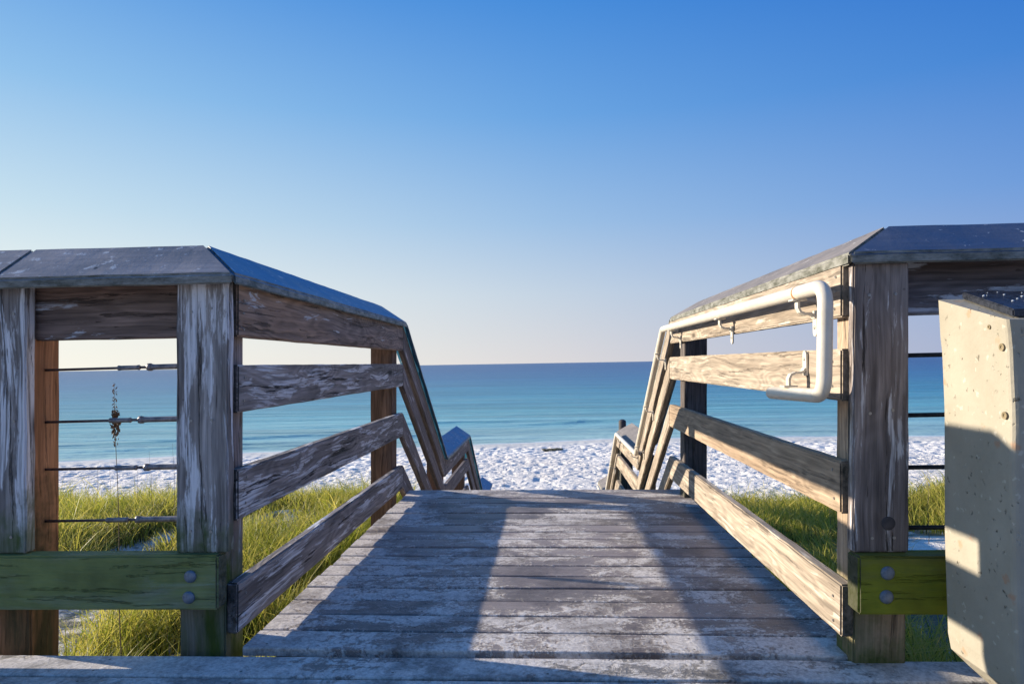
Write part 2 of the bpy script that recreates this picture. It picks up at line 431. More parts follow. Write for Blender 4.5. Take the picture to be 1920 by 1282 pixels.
def mat_sand():
    m, nt = new_mat('white_quartz_sand'); g = N(nt)
    P = g.n('ShaderNodeNewGeometry').outputs['Position']
    n = g.noise(P, .35, 5., .6); n2 = g.noise(P, 3.2, 6., .7, .4); n3 = g.noise(P, 40., 3., .6); n4 = g.noise(P, 9., 4., .65, .5)
    c = g.mix(g.mr(n, .3, .7), (.76, .70, .62), (.86, .81, .73))
    c = g.mix(g.math('MULTIPLY', g.mr(n3, .4, .6), .22), c, (.56, .54, .51))
    z = g.sep(P)[2]
    gx = g.sep(P)
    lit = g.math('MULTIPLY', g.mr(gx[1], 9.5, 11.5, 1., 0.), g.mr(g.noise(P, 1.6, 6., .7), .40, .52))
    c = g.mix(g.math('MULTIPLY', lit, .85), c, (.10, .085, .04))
    wet = g.mr(z, -4.27, -4.19, 1., 0., True)
    c = g.mix(g.math('MULTIPLY', wet, .55), c, (.50, .50, .45))
    wp = g.vmath('ADD', P, g.vmath('MULTIPLY', g.noise(P, 4., 3., .5, col=True), (.25, .25, 0.)))
    vd = g.voro(wp, 3.1).outputs['Distance']
    pitn = g.mr(vd, .05, .55, 0., 1., True)
    h = g.math('ADD', g.math('MULTIPLY', n2, .8), g.math('ADD', g.math('MULTIPLY', n4, .6), g.math('MULTIPLY', pitn, .8)))
    dry = g.mr(z, -4.25, -4.05, .15, 1.)
    h = g.math('MULTIPLY', h, dry)
    b = g.bump(h, 1., .09)
    g.finish(c, .9, g.bump(n3, .3, .01, b), .15); return m
W['sand'] = mat_sand()

def mat_sea():
    m, nt = new_mat('gulf_water'); g = N(nt)
    P = g.n('ShaderNodeNewGeometry').outputs['Position']
    xyz = g.sep(P)
    off = g.n('ShaderNodeAttribute', attribute_name='dd').outputs['Fac']
    wob = g.noise(g.vmath('MULTIPLY', P, (.01, .03, 1.)), 1., 4., .6)
    d = g.math('MAXIMUM', g.math('ADD', off, 2.), 1.)
    lg = g.math('LOGARITHM', d, 10.)                  # 0..4
    lg = g.math('ADD', lg, g.math('MULTIPLY', g.math('SUBTRACT', wob, .5), .55))
    f = g.math('DIVIDE', lg, 4.)
    c = g.ramp(f, [(0., (.44, .60, .52)), (.24, (.28, .50, .48)), (.38, (.11, .37, .40)), (.48, (.022, .22, .31)),
                   (.57, (.004, .125, .26)), (.70, (.001, .068, .205)), (1., (.001, .055, .185))])
    # wind lanes
    ln = g.noise(g.vmath('MULTIPLY', P, (.02, .22, 1.)), 1., 5., .6)
    lane = g.mr(ln, .3, .7, .70, 1.22)
    c = g.mix(1., c, g.comb(lane, lane, lane), 'MULTIPLY')
    fn = g.noise(g.vmath('MULTIPLY', P, (.9, 1.6, 1.)), 1., 6., .7)
    foam = g.mr(g.math('ADD', off, g.math('MULTIPLY', g.math('SUBTRACT', fn, .5), 1.6)), .25, .6, .8, 0.)
    c = g.mix(foam, c, (.72, .75, .74))
    w1 = g.noise(g.vmath('MULTIPLY', P, (.35, 1.4, 1.)), 1., 5., .6)
    w2 = g.noise(g.vmath('MULTIPLY', P, (1.8, 5., 1.)), 1., 4., .6)
    w3 = g.noise(g.vmath('MULTIPLY', P, (.05, .35, 1.)), 1., 3., .6)
    h = g.math('ADD', g.math('MULTIPLY', w1, .10), g.math('ADD', g.math('MULTIPLY', w2, .02), g.math('MULTIPLY', w3, .35)))
    g.finish(c, .3, g.bump(h, 1., 2.2), .2); return m
W['sea'] = mat_sea()

def mat_grass():
    m, nt = new_mat('dune_grass_blade'); g = N(nt)
    a = g.n('ShaderNodeAttribute', attribute_name='col').outputs['Color']
    p = g.n('ShaderNodeBsdfPrincipled'); t = g.n('ShaderNodeBsdfTranslucent'); mx = g.n('ShaderNodeMixShader'); o = g.n('ShaderNodeOutputMaterial')
    g.link(a, p.inputs['Base Color']); p.inputs['Roughness'].default_value = .5; p.inputs['Specular IOR Level'].default_value = .35
    g.link(a, t.inputs[0]); mx.inputs[0].default_value = .5
    g.link(p.outputs[0], mx.inputs[1]); g.link(t.outputs[0], mx.inputs[2]); g.link(mx.outputs[0], o.inputs[0]); return m
W['grass'] = mat_grass()
W['pit'] = None
def plain(name, c0, c1, rough=.7):
    m, nt = new_mat(name); g = N(nt)
    co = g.n('ShaderNodeTexCoord').outputs['Object']; n = g.noise(co, 25., 4.)
    g.finish(g.mix(g.mr(n, .3, .7), c0, c1), rough, g.bump(n, .3, .004), .3); return m
W['pit'] = plain('rusty_pit', (.13, .10, .05), (.28, .22, .13))
W['stalk'] = plain('dry_stalk', (.10, .075, .05), (.18, .14, .09))
W['seed'] = plain('dry_seed_head', (.09, .05, .03), (.20, .12, .06))
W['kelp'] = plain('dried_seaweed', (.05, .05, .03), (.12, .11, .06))
W['drift'] = plain('brown_driftwood', (.22, .10, .05), (.35, .18, .10))
W['darkstone'] = plain('dark_wet_wood', (.03, .028, .03), (.08, .07, .07))

# ------------------------------------------------------------------ terrain, sea
SEA = -4.3
shx = np.array([-400, -60, -26, -17.8, -9, 0, 4, 15, 26, 60, 400.]); shy = np.array([10, 28, 37.9, 40.7, 42.3, 44.5, 45.8, 46, 45.2, 43, 30.])
def vnoise(x, y, wl, seed):
    r = np.random.default_rng(seed); T = r.random((256, 256))
    gx = x / wl; gy = y / wl
    ix = np.floor(gx).astype(int); iy = np.floor(gy).astype(int); fx = gx - ix; fy = gy - iy
    fx = fx*fx*(3-2*fx); fy = fy*fy*(3-2*fy)
    a = T[ix % 256, iy % 256]; b = T[(ix+1) % 256, iy % 256]; c = T[ix % 256, (iy+1) % 256]; d = T[(ix+1) % 256, (iy+1) % 256]
    return (a*(1-fx)+b*fx)*(1-fy)+(c*(1-fx)+d*fx)*fy - .5
def base_h(x, y):
    ys = np.array([-400, -20, 2, 4, 7, 9, 10.5, 13, 16.])
    zs = np.array([-1.0, -1.0, -.9, -.93, -1.06, -1.2, -1.5, -2.7, -3.45])
    dune = np.interp(y, ys, zs)
    sd = np.interp(x, shx, shy) - y          # distance inland from the waterline
    beach = SEA + np.clip(sd, -60, 400) * .026
    k = np.clip((y - 13) / 6, 0, 1); k = k*k*(3-2*k)
    h = dune * (1-k) + np.where(sd > 0, beach, SEA + np.clip(sd, -90, 0) * .03) * k
    h = h + (1-k) * (.35 * vnoise(x, y, 2.6, 1) + .16 * vnoise(x, y, .9, 2))
    w = np.clip((1.9 - np.abs(x)) / .6, 0, 1) * np.clip((y - 3) / 2, 0, 1) * (1-k)
    h = h * (1-w) + w * np.minimum(h, np.interp(y, [3, 6, 8, 10, 12, 15], [-1., -2.1, -2.4, -3.2, -3.4, -3.5]))
    return h, k, sd
def height(x, y):
    h, k, sd = base_h(x, y)
    dry = np.clip(sd / 3.5, 0, 1)
    f = .10 * vnoise(x, y, 5., 3) + .02 * vnoise(x, y, .7, 4) + .05 * vnoise(x*1.0+.3*y, y, .34, 5) + .04 * vnoise(x, y, .2, 6)
    pit = vnoise(x, y, .38, 8); f = f - .10 * np.clip(pit - .10, 0, 1) / .4
    return h + f * dry * (.35 + .65 * k)
xs = np.concatenate([np.linspace(-420, -62, 14), np.linspace(-60, -33, 50), np.arange(-32.5, 32.6, .105), np.linspace(33, 60, 50), np.linspace(62, 420, 14)])
ys = np.concatenate([np.linspace(-300, -12, 10), np.linspace(-10, 13.4, 130), np.arange(13.5, 47.5, .105), np.linspace(48, 90, 30)])
X, Y = np.meshgrid(xs, ys)
Z = height(X, Y)
def grid_obj(name, X, Y, Z, mat, smooth=True):
    ny, nx = X.shape
    co = np.stack([X, Y, Z], -1).reshape(-1, 3)
    i = np.arange(ny-1)[:, None]*nx + np.arange(nx-1)[None, :]
    q = np.stack([i, i+1, i+nx+1, i+nx], -1).reshape(-1, 4)
    me = bpy.data.meshes.new(name)
    me.vertices.add(len(co)); me.vertices.foreach_set('co', co.ravel().astype(np.float32))
    me.loops.add(q.size); me.loops.foreach_set('vertex_index', q.ravel().astype(np.int32))
    me.polygons.add(len(q)); me.polygons.foreach_set('loop_start', (np.arange(len(q))*4).astype(np.int32))
    me.polygons.foreach_set('use_smooth', np.ones(len(q), bool) if smooth else np.zeros(len(q), bool))
    me.update(); me.validate()
    me.materials.append(mat)
    o = bpy.data.objects.new(name, me); COL.objects.link(o); return o
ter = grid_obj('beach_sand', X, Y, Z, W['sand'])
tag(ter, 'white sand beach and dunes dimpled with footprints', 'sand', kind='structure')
sy = np.concatenate([np.arange(5., 36, 3.), np.arange(36., 62, .16), np.linspace(62.5, 200, 120), np.geomspace(205, 26000, 40)])
sx = np.concatenate([-np.geomspace(26000, 95, 22), np.linspace(-90, 90, 241), np.geomspace(95, 26000, 22)])
SX, SY = np.meshgrid(sx, sy)
shore = np.interp(SX, shx, shy)
dd = SY - shore
amp = np.clip(dd / 3, 0, 1) * np.clip((90 - dd) / 60, 0, 1)
SZ = SEA + amp * (.035 * vnoise(SX, SY * 5, 7., 21) + .02 * vnoise(SX, SY*2, 1.2, 23))
for c, w, hh, x0, sp in ((6.0, .28, .16, -9.5, 3.6), (8.2, .30, .13, 12, 7), (5.0, .25, .10, -24, 7), (13., .4, .13, 3, 6), (9.5, .35, .12, -22, 10), (17, .5, .12, -9, 9), (3.2, .25, .07, 14, 12), (3., .2, .07, -20, 9)):
    sw = SX * .0 + .5 * np.sin(SX * .25 + c)
    SZ += 1.5 * hh * np.exp(-((dd - c - sw*.5) / w)**2) * np.exp(-((SX - x0) / sp)**2)
sea = grid_obj('sea', SX, SY, SZ, W['sea'])
_a = sea.data.attributes.new('dd', 'FLOAT', 'POINT'); _a.data.foreach_set('value', dd.ravel().astype(np.float32))
tag(sea, 'calm turquoise sea turning deep blue towards the horizon', 'sea', kind='structure')

# ------------------------------------------------------------------ boardwalk decks
def planks(name, x0, x1, y0, y1, pitch, gap, th, z, mat, parent, skew=0., x0f=None, x1f=None):
    V = []; F = []; P = []; VY = []
    n = int(round((y1 - y0) / pitch))
    from mathutils import noise as mn
    for i in range(n):
        a = y0 + i * pitch + gap * random.uniform(.3, .95); b = y0 + (i+1) * pitch - gap * random.uniform(.3, .95)
        dz = random.uniform(-.003, .003); sk = random.uniform(-.002, .002); pid = random.random()
        xa = x0 + random.uniform(-.006, .006); xb = x1 + random.uniform(-.006, .006)
        if x0f: xa += x0f((a+b)/2)
        ns = max(6, int((xb - xa) / .09)); e = .005
        prof = [(a, -th), (a, -e), (a + e*.35, -e*.3), (a + e, 0), ((a+b)/2, .0006), (b - e, 0), (b - e*.35, -e*.3), (b, -e), (b, -th)]
        base = len(V); m = len(prof)
        for s in range(ns+1):
            x = xa + (xb - xa) * s / ns
            wv = mn.noise(Vector((x * 1.7, i * 3.1, 0))) * .0022; wz = mn.noise(Vector((x * 3, i * 7.7, 5))) * .0012
            for (yy, zz) in prof:
                V.append((x, yy + skew * x + sk * x + wv, z + zz + dz + wz)); P.append(pid); VY.append((yy - a) / (b - a))
        for s in range(ns):
            for k in range(m):
                k2 = (k+1) % m
                F.append((base+s*m+k, base+s*m+k2, base+(s+1)*m+k2, base+(s+1)*m+k))
        F.append(tuple(base+k for k in range(m))[::-1]); F.append(tuple(base+ns*m+k for k in range(m)))
    o = mesh_obj(name, V, F, mat, parent)
    at = o.data.attributes.new('pid', 'FLOAT', 'POINT'); at.data.foreach_set('value', P)
    at = o.data.attributes.new('vy', 'FLOAT', 'POINT'); at.data.foreach_set('value', VY)
    bm = bmesh.new(); bm.from_mesh(o.data); bmesh.ops.recalc_face_normals(bm, faces=bm.faces); bm.to_mesh(o.data); bm.free()
    return o
YC = {-1: 4.45, 1: 4.60}; RUN = 1.75; DROP = 1.12; LAND2 = 1.87; LAND3 = 1.35
bw = thing('boardwalk', 'sandy plank boardwalk landing and stairs leading down to the beach', 'boardwalk')
SK = -.022
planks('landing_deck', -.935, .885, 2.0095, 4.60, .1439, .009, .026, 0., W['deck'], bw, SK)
planks('platform_deck', -9., 9., 1.989 - .1425*22, 1.989, .1425, .009, .03, -.004, W['deck_near'], bw, SK*.3)
solid('edge_board', [(-9, 1.93, -.037), (9, 1.93, -.037), (9, 1.968, -.037), (-9, 1.968, -.037)], [(-9, 1.93, -.2), (9, 1.93, -.2), (9, 1.968, -.2), (-9, 1.968, -.2)], W['stair_mauve'], bw, seg=60)
for x in (-.86, .84):
    solid('joist', [(x, 2.1, -.03), (x, 4.5, -.03), (x+.04, 4.5, -.03), (x+.04, 2.1, -.03)], [(x, 2.1, -.22), (x, 4.5, -.22), (x+.04, 4.5, -.22), (x+.04, 2.1, -.22)], W['post_pink'], bw)
y = 4.60
for fl in range(3):
    z0 = -DROP * fl
    for k in range(5):
        zt = z0 - DROP * (k+1) / 6; ya = y + RUN * k / 5 ; 
        solid('stair_tread', [(-.9, ya, zt), (.88, ya, zt), (.88, ya+.33, zt), (-.9, ya+.33, zt)], [(-.9, ya, zt-.04), (.88, ya, zt-.04), (.88, ya+.33, zt-.04), (-.9, ya+.33, zt-.04)], W['fascia_mauve'], bw, seg=8)
    for x in (-.93, .885):
        t0 = (x, y-.05, z0-.05); t1 = (x, y+RUN+.05, z0-DROP-.05)
        solid('stringer', [t0, t1, (x+.035, t1[1], t1[2]), (x+.035, t0[1], t0[2])], [(a, b, c-.26) for a, b, c in (t0, t1, (x+.035, t1[1], t1[2]), (x+.035, t0[1], t0[2]))], W['rail_tan'], bw, seg=6)
    y += RUN
    if fl < 2:
        ln = (LAND2, LAND3)[fl]
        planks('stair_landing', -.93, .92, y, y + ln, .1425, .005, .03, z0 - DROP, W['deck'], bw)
        y += ln

# ------------------------------------------------------------------ railings
HL = [(.946, 1.114), (.714, .86), (.386, .54), (.042, .195)]
HR = [(.965, 1.112), (.730, .876), (.415, .56), (.07, .217)]
GEO = {-1: dict(xi=-.936, xo=-.972, ci=-.908, w=.174, cz=1.128, cr=.118, cf=1.95),
       1: dict(xi=.825, xo=.862, ci=.825, w=.190, cz=1.136, cr=.106, cf=1.90)}
def cap_board(name, A, B, C, D, mat, parent, th=.034, **kw):
    dn = Vector((0, 0, -th))
    return solid(name, [A, B, C, D], [Vector(p)+dn for p in (A, B, C, D)], mat, parent, bev=.007, **kw)
def screws(parent, pts, n, r=.0045, mat='screw'):
    for p in pts: disc_head('screw', p, n, r, .0025, W[mat], parent, 10, False)

def run_section(side, y0, y1, zoff0, zoff1, root, mats, capmat, caps=True, ya_cap=None, bev_near=True):
    G = GEO[side]; H = HL if side < 0 else HR
    for i, (a, b) in enumerate(H):
        nm = 'top_board' if i == 0 else 'rail_board'
        jj = 0 if zoff0 != zoff1 else 0
        o = bar_y(nm, G['xi'], G['xo'], y0 + .0015, y1 - .0015, a+zoff0, b+zoff0, a+zoff1, b+zoff1, W[mats[i]], root, zoff0, zoff1, bev=.005)
    yc0 = ya_cap if ya_cap is not None else y0
    ci = G['ci']; s = side
    ymit = yc0 + (G['w'] if ya_cap is not None else 0)
    A = lean(ci, yc0 + .001, G['cz']+zoff0, zoff0); B = lean(ci, y1 - .001, G['cz']+zoff1, zoff1)
    C = lean(ci+s*G['w'], y1 - .001, G['cz']+G['cr']+zoff1, zoff1); D = lean(ci+s*G['w'], ymit + .001, G['cz']+G['cr']+zoff0, zoff0)
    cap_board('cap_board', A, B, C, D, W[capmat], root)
GRP = 'wooden railings of the boardwalk'
for side in (-1, 1):
    G = GEO[side]; S = 'left' if side < 0 else 'right'
    y0 = 2.035 if side < 0 else 1.95; yc = YC[side]
    if side < 0:
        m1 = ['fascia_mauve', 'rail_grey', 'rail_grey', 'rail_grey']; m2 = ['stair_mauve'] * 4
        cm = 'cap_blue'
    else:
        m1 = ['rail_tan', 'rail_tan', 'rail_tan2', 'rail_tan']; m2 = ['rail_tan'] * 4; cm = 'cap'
    labs = {-1: ['shaded grey railing along the left side of the top landing, with slate blue sloping cap',
                 'shaded railing descending the upper stairs on the left of the walkway',
                 'left railing of the middle landing, blue cap seen below the stair railing',
                 'left railing descending the lower stairs, thin dark edge against the sand',
                 'lowest left railing, only its blue cap showing over the deck edge'],
            1: ['sunlit tan railing along the right side of the top landing, carrying the cream pipe',
                'sunlit railing descending the upper stairs on the right of the walkway',
                'right railing of the middle landing, grey cap beside the water line',
                'right railing descending the lower stairs behind the thin cream pipe',
                'lowest right railing, only its grey cap corner showing over the deck edge']}[side]
    px0, px1 = (G['xo'] - .001, G['xo'] - .139) if side < 0 else (G['xo'] + .001, G['xo'] + .139)
    xa, xb = min(px0, px1), max(px0, px1)
    pm = 'post_brown' if side < 0 else 'post_dark'
    # top landing
    r = thing('railing', labs[0], 'railing', (px0, y0, 0), GRP)
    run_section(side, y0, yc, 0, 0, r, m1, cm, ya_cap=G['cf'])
    p = post('post', xa, xb, 4.29, 4.425, -1.6, 1.13, W[pm], r)
    nx = -side
    for yy in (y0 + .045,):
        for zz in ([1.06, 1.02, .97] + [.82, .75, .51, .43, .15, .08]):
            screws(r, [lean(G['xi'] + nx*.0005, yy + random.uniform(-.01, .02), zz + (0 if side < 0 else .02))], (nx, 0, 0), .004)
    # upper stairs
    r = thing('railing', labs[1], 'railing', (px0, yc, -.6), GRP)
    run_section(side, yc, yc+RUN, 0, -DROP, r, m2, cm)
    # middle landing
    ya = yc + RUN; yb = ya + LAND2
    r = thing('railing', labs[2], 'railing', (px0, ya, -DROP), GRP)
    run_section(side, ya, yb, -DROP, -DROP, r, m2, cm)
    post('post', xa, xb, ya+.02, ya+.15, -2.2, 1.09-DROP, W[pm], r, -DROP)
    post('post', xa, xb, yb-.17, yb-.04, -2.8, 1.13-DROP, W[pm], r, -DROP)
    r = thing('railing', labs[3], 'railing', (px0, yb, -DROP*1.5), GRP)
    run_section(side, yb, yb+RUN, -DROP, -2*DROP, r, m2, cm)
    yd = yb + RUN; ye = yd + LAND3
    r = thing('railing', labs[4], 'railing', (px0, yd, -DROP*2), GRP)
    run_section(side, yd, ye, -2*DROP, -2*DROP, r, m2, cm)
    post('post', xa, xb, yd+.02, yd+.15, -3.3, 1.09-2*DROP, W[pm], r, -2*DROP)
    post('post', xa, xb, ye-.17, ye-.04, -3.8, 1.13-2*DROP, W[pm], r, -2*DROP)

# platform railings (run left and right, parallel to the picture)
def platform_rail(side):
    G = GEO[side]
    if side < 0:
        r = thing('railing', 'near platform railing left of the walkway, mossy green foot beam and turnbuckle rods', 'railing', (-1.03, 2.0, 0), GRP)
        fy, my0, my1, bx, by0 = 1.99, 2.032, 2.155, -.966, 1.968
        posts = [(-1.104, -.946, -1.115, -.973), (-1.721, -1.571, -1.733, -1.586)] + [(-1.721-1.25*k, -1.571-1.25*k, -1.733-1.25*k, -1.586-1.25*k) for k in range(1, 6)]
        fz = (.946, 1.135); bz = (.137, .299)
        fm, sm, bm_, fa = 'post_left', 'post_pink', 'moss_beam', 'fascia_brown'
        end = -8.4
    else:
        r = thing('railing', 'near platform railing right of the walkway, olive foot beam bolted to its knotty post', 'railing', (.95, 1.95, 0), GRP)
        fy, my0, my1, bx, by0 = 1.92, 1.958, 2.07, .844, 1.885
        posts = [(.845, .994, .8625, 1.006)] + [(.845+1.25*k, .994+1.25*k, .8625+1.25*k, 1.006+1.25*k) for k in range(1, 6)]
        fz = (.967, 1.140); bz = (.157, .314)
        fm, sm, bm_, fa = 'post_right', 'post_tan', 'moss_beam2', 'fascia_dark'
        end = 8.4
    for i, (a, b, c, d) in enumerate(posts):
        s2 = 'post_orange' if (side < 0 and i > 0) else sm
        p = post('post', c, d, my0, my1, -1.5, fz[1], W[s2], r)
        fb = post('facing_board', a, b, fy, my0 - .0015, bz[1] + .002, G['cz'] - (.012 if side < 0 else .026), W[fm], p, wear=.0022)
        if i < 2:
            for zz in (1.03, .70, .36):
                for q in (.3, .72):
                    x = a + (b - a) * q + random.uniform(-.006, .006)
                    screws(fb, [lean(x, fy - .0005, zz + random.uniform(-.01, .01))], (0, -1, 0), .0042)
    # beam at the foot, top board behind the facings
    x0, x1 = (end, bx) if side < 0 else (bx, end)
    be = bar_x('foot_beam', x0, x1, by0, my0 - .0015, bz[0], bz[1], W[bm_], r, bev=.006)
    if side < 0: bpts = [(-1.048, .238), (-1.053, .176)]
    else: bpts = [(.920, .270), (.917, .206)]
    for x, z in bpts: disc_head('bolt', lean(x, by0 + .001, z), (0, -1, 0), .0185, .008, W['bolt'], be, 22)
    edge = posts[0]
    # top board is set between posts, just behind the facings
    prev = None
    seq = sorted(posts, key=lambda q: abs(q[0]))
    for i in range(len(seq) - 1):
        if side < 0: xa, xb = seq[i+1][3] + .0015, seq[i][2] - .0015
        else: xa, xb = seq[i][3] + .0015, seq[i+1][2] - .0015
        bar_x('top_board', xa, xb, my0 + .012, my0 + .05, fz[0], fz[1], W[fa], r)
        # rods with turnbuckles
        hs = (.857, .692, .542, .378) if side < 0 else (.857, .685, .535, .362)
        for j, z in enumerate(hs):
            yy = my0 + .06
            mat = 'cable' if side < 0 else 'cable_dark'
            c = tube('rod', [lean(xa - .001, yy, z - .003), lean(xb + .001, yy, z + .003)], .0042 if side < 0 else .0065, W[mat], r, ns=10, cap_round=False)
            if i < 2:
                def at(t): return lean(xa + (xb-xa)*t, yy, z - .003 + .006*t)
                t0 = .50 - .05 * (j % 2) - .03 * j / 3
                if side < 0:
                    def seg(a, b, rad):
                        A, B = at(a), at(b); L = [A, A.lerp(B, .06), A.lerp(B, .14), A.lerp(B, .86), A.lerp(B, .94), B]
                        return tube('turnbuckle', L, rad, W['turn'], c, ns=12, radii=[rad*.7, rad*1.15, rad, rad, rad*1.15, rad*.7], cap_round=False)
                    seg(t0, t0 + .16, .0075); seg(t0 + .22, .992, .0088)
                    dpt = at(t0 + .225); tube('lock_nut', [dpt - Vector((.006, 0, 0)), dpt + Vector((.006, 0, 0))], .0125, W['turn'], c, ns=6, cap_round=False)
    # sloping cap with mitred corner, in lengths butted together
    s = side; ci = G['ci']; w = G['w']; cz = G['cz']; cr = G['cr']; cf = G['cf']
    cuts = [ci] + ([-1.645, -4.2, -8.4] if side < 0 else [3.0, 5.6, 8.4])
    for i in range(len(cuts) - 1):
        a, b = cuts[i], cuts[i+1]
        g_ = .0012 * s
        A = lean(a + g_, cf, cz); B = lean(b - g_, cf, cz)
        C = lean(b - g_, cf + w, cz + cr); D = lean((a + s*w if i == 0 else a) + g_, cf + w, cz + cr)
        if side < 0: q = (B, A, D, C)
        else: q = (A, B, C, D)
        cap_board('cap_board', *q, W['cap_front'] if side < 0 else W['cap_dark'], r)
    return r
W['cap_dark'] = mat_cap('cap_board_dark', (.045, .055, .085), (.085, .10, .14), .35, .36)
platform_rail(-1); rr_ = platform_rail(1)
kf = [c for c in bpy.data.objects if c.name.startswith('facing_board') and c.parent and c.parent.parent == rr_][0]
kn_ = disc_head('knot', lean(.939, 1.9215, .395), (0, -1, 0), .019, .004, W['darkstone'], kf, 22)

# ------------------------------------------------------------------ cream pipe handrail
hr = thing('handrail', 'cream painted pipe handrail with a squared loop end on the right railing', 'handrail', (.75, 1.83, 1.04))
hx = .768
pp = [(hx, 2.36, .736), (hx, 1.925, .746), (hx, 1.915, 1.050), (hx, 4.52, 1.058), (hx, 6.0, .045), (hx, 7.65, .045), (hx, 9.4, -1.07), (hx, 10.6, -1.07)]
pp = [lean(*p, -0 if i < 4 else (-DROP if i < 6 else -2*DROP)) for i, p in enumerate(pp)]
tube('pipe', pp, .0205, W['paint'], hr, fillet=.06, ns=28)
def bracket(y, z, up=False, wall=.823, slope=0., x=hx, lx=0.):
    # flat strap: saddle under the pipe, elbow to the wall, rounded plate with a screw head
    s = -1 if not up else 1
    x = x + lx; wall = wall + lx
    path = [(x - .002, s*.021), (x - .002, s*.045), (x + .004, s*.058), (x + .018, s*.064), (wall - .022, s*.064), (wall - .012, s*.068), (wall - .007, s*.078)]
    wid = .013; th = .0035
    V = []; F = []
    for i, (px, pz) in enumerate(path):
        a = path[max(i-1, 0)]; b = path[min(i+1, len(path)-1)]
        tx, tz = b[0]-a[0], b[1]-a[1]; L = math.hypot(tx, tz); nx, nz = -tz/L*th, tx/L*th
        for yy in (-wid, wid):
            V += [(px+nx, yy, pz+nz), (px-nx, yy, pz-nz)]
    for i in range(len(path)-1):
        a = i*4; b = a+4
        F += [(a, a+1, b+1, b), (a+2, b+2, b+3, a+3), (a, b, b+2, a+2), (a+1, a+3, b+3, b+1)]
    F += [(0, 2, 3, 1), (len(V)-4, len(V)-3, len(V)-1, len(V)-2)]
    # saddle flange under pipe
    k = len(V)
    for (ax, bx) in ((-.022, .020),):
        z0 = s*.0195
        for zz in (z0, z0 + s*.005):
            for xx in (ax, bx):
                for yy in (-.021, .021): V.append((x+xx, yy, zz))
        F += [(k, k+1, k+3, k+2), (k+4, k+6, k+7, k+5), (k, k+4, k+5, k+1), (k+2, k+3, k+7, k+6), (k, k+2, k+6, k+4), (k+1, k+5, k+7, k+3)]
    # wall plate, a long rounded tongue
    k = len(V); n = 10; out = []
    zt = s*.055; zb = s*.118
    for j in range(n+1):
        a = math.pi * j / n; out.append((math.cos(a)*.015, zb + s*math.sin(a)*.015))
    out += [(-.015, zt), (.015, zt)]
    for (yy, zz) in out: V.append((wall - .0005, yy, zz))
    for (yy, zz) in out: V.append((wall - .0065, yy, zz))
    m_ = len(out)
    F.append(tuple(k+j for j in range(m_))); F.append(tuple(k+m_+j for j in range(m_))[::-1])
    for j in range(m_): F.append((k+j, k+(j+1) % m_, k+m_+(j+1) % m_, k+m_+j))
    o = mesh_obj('bracket', V, F, W['paint'], hr)
    bm = bmesh.new(); bm.from_mesh(o.data); bmesh.ops.recalc_face_normals(bm, faces=bm.faces); bm.to_mesh(o.data); bm.free()
    place(o, hr, Matrix.Translation((0, y, z)))
    disc_head('screw', (wall - .0065, y, z + s*.106), (-1, 0, 0), .0055, .003, W['screw'], o, 12)
    return o
def lx_(z, b=0): return LEAN*(z-b-.85)
b0 = bracket(2.12, 1.050, lx=.003); 
tube('rust_ring', [lean(hx, 2.116, 1.050), lean(hx, 2.124, 1.050)], .0213, W['rust'], b0, ns=24, cap_round=False)
bracket(3.05, 1.053, lx=.003); bracket(4.2, 1.056, lx=.003)
bracket(2.2, .742, up=True)
for y in (4.72, 5.3, 5.85): bracket(y, 1.058 - (y-4.52)*.684, lx=.0)
bracket(6.25, .045); bracket(7.4, .045); bracket(8.3, .045-.637*.65); bracket(9.0, .045-.637*1.35)

# ------------------------------------------------------------------ concrete pedestal
pd = thing('drinking_fountain', 'speckled cream concrete pedestal with a black basin plate at the right edge', 'drinking fountain', (1.18, 1.6, 0))
def topz(y): return .926 + (y - 1.54) / .275 * .070
def pedestal():
    bm = bmesh.new()
    rows = [(-.02, 1.145, 1.58, 1.80), (.0, 1.13, 1.575, 1.80), (.05, 1.075, 1.565, 1.808), (.10, 1.028, 1.55, 1.815), (.14, 1.021, 1.547, 1.815), (.4, 1.017, 1.547, 1.815), (.62, 1.0195, 1.548, 1.815), (.72, 1.022, 1.548, 1.815), (.86, 1.018, 1.548, 1.815), (.94, 1.012, 1.548, 1.817)]
    n = 14; prev = None; L = []
    def prof(z, c, y0, y1):
        x1 = 1.42; r = .012; pts = []
        for (cx, cy, a0) in ((c + r, y0 + r, 180), (x1 - r, y0 + r, 270), (x1 - r, y1 - r, 0), (c + r, y1 - r, 90)):
            for k in range(4):
                a = R(a0 + 30*k); pts.append((cx + r*math.cos(a), cy + r*math.sin(a)))
        return pts
    from mathutils import noise as mn
    zs = [(-.02 + i * .04) for i in range(25)]
    for z in zs:
        c = np.interp(z, [q[0] for q in rows], [q[1] for q in rows]); a = np.interp(z, [q[0] for q in rows], [q[2] for q in rows]); b = np.interp(z, [q[0] for q in rows], [q[3] for q in rows])
        ring = []
        for (x, y) in prof(z, c, a, b):
            zz = z
            if z > .9:                                   # top falls towards the platform
                zz = topz(y)
            q = mn.noise(Vector((x*12, y*12, z*9))) * .0018
            ring.append(bm.verts.new((x + q, y + q, zz)))
        L.append(ring)
    for i in range(len(L)-1):
        m = len(L[i])
        for k in range(m): bm.faces.new((L[i][k], L[i][(k+1) % m], L[i+1][(k+1) % m], L[i+1][k]))
    bm.faces.new(L[-1]); bm.faces.new(L[0][::-1])
    bmesh.ops.recalc_face_normals(bm, faces=bm.faces)
    me = bpy.data.meshes.new('concrete_body'); bm.to_mesh(me); bm.free(); me.materials.append(W['concrete'])
    o = bpy.data.objects.new('concrete_body', me); link(o, pd); place(o, pd, Matrix.Identity(4))
    return o
pedestal()
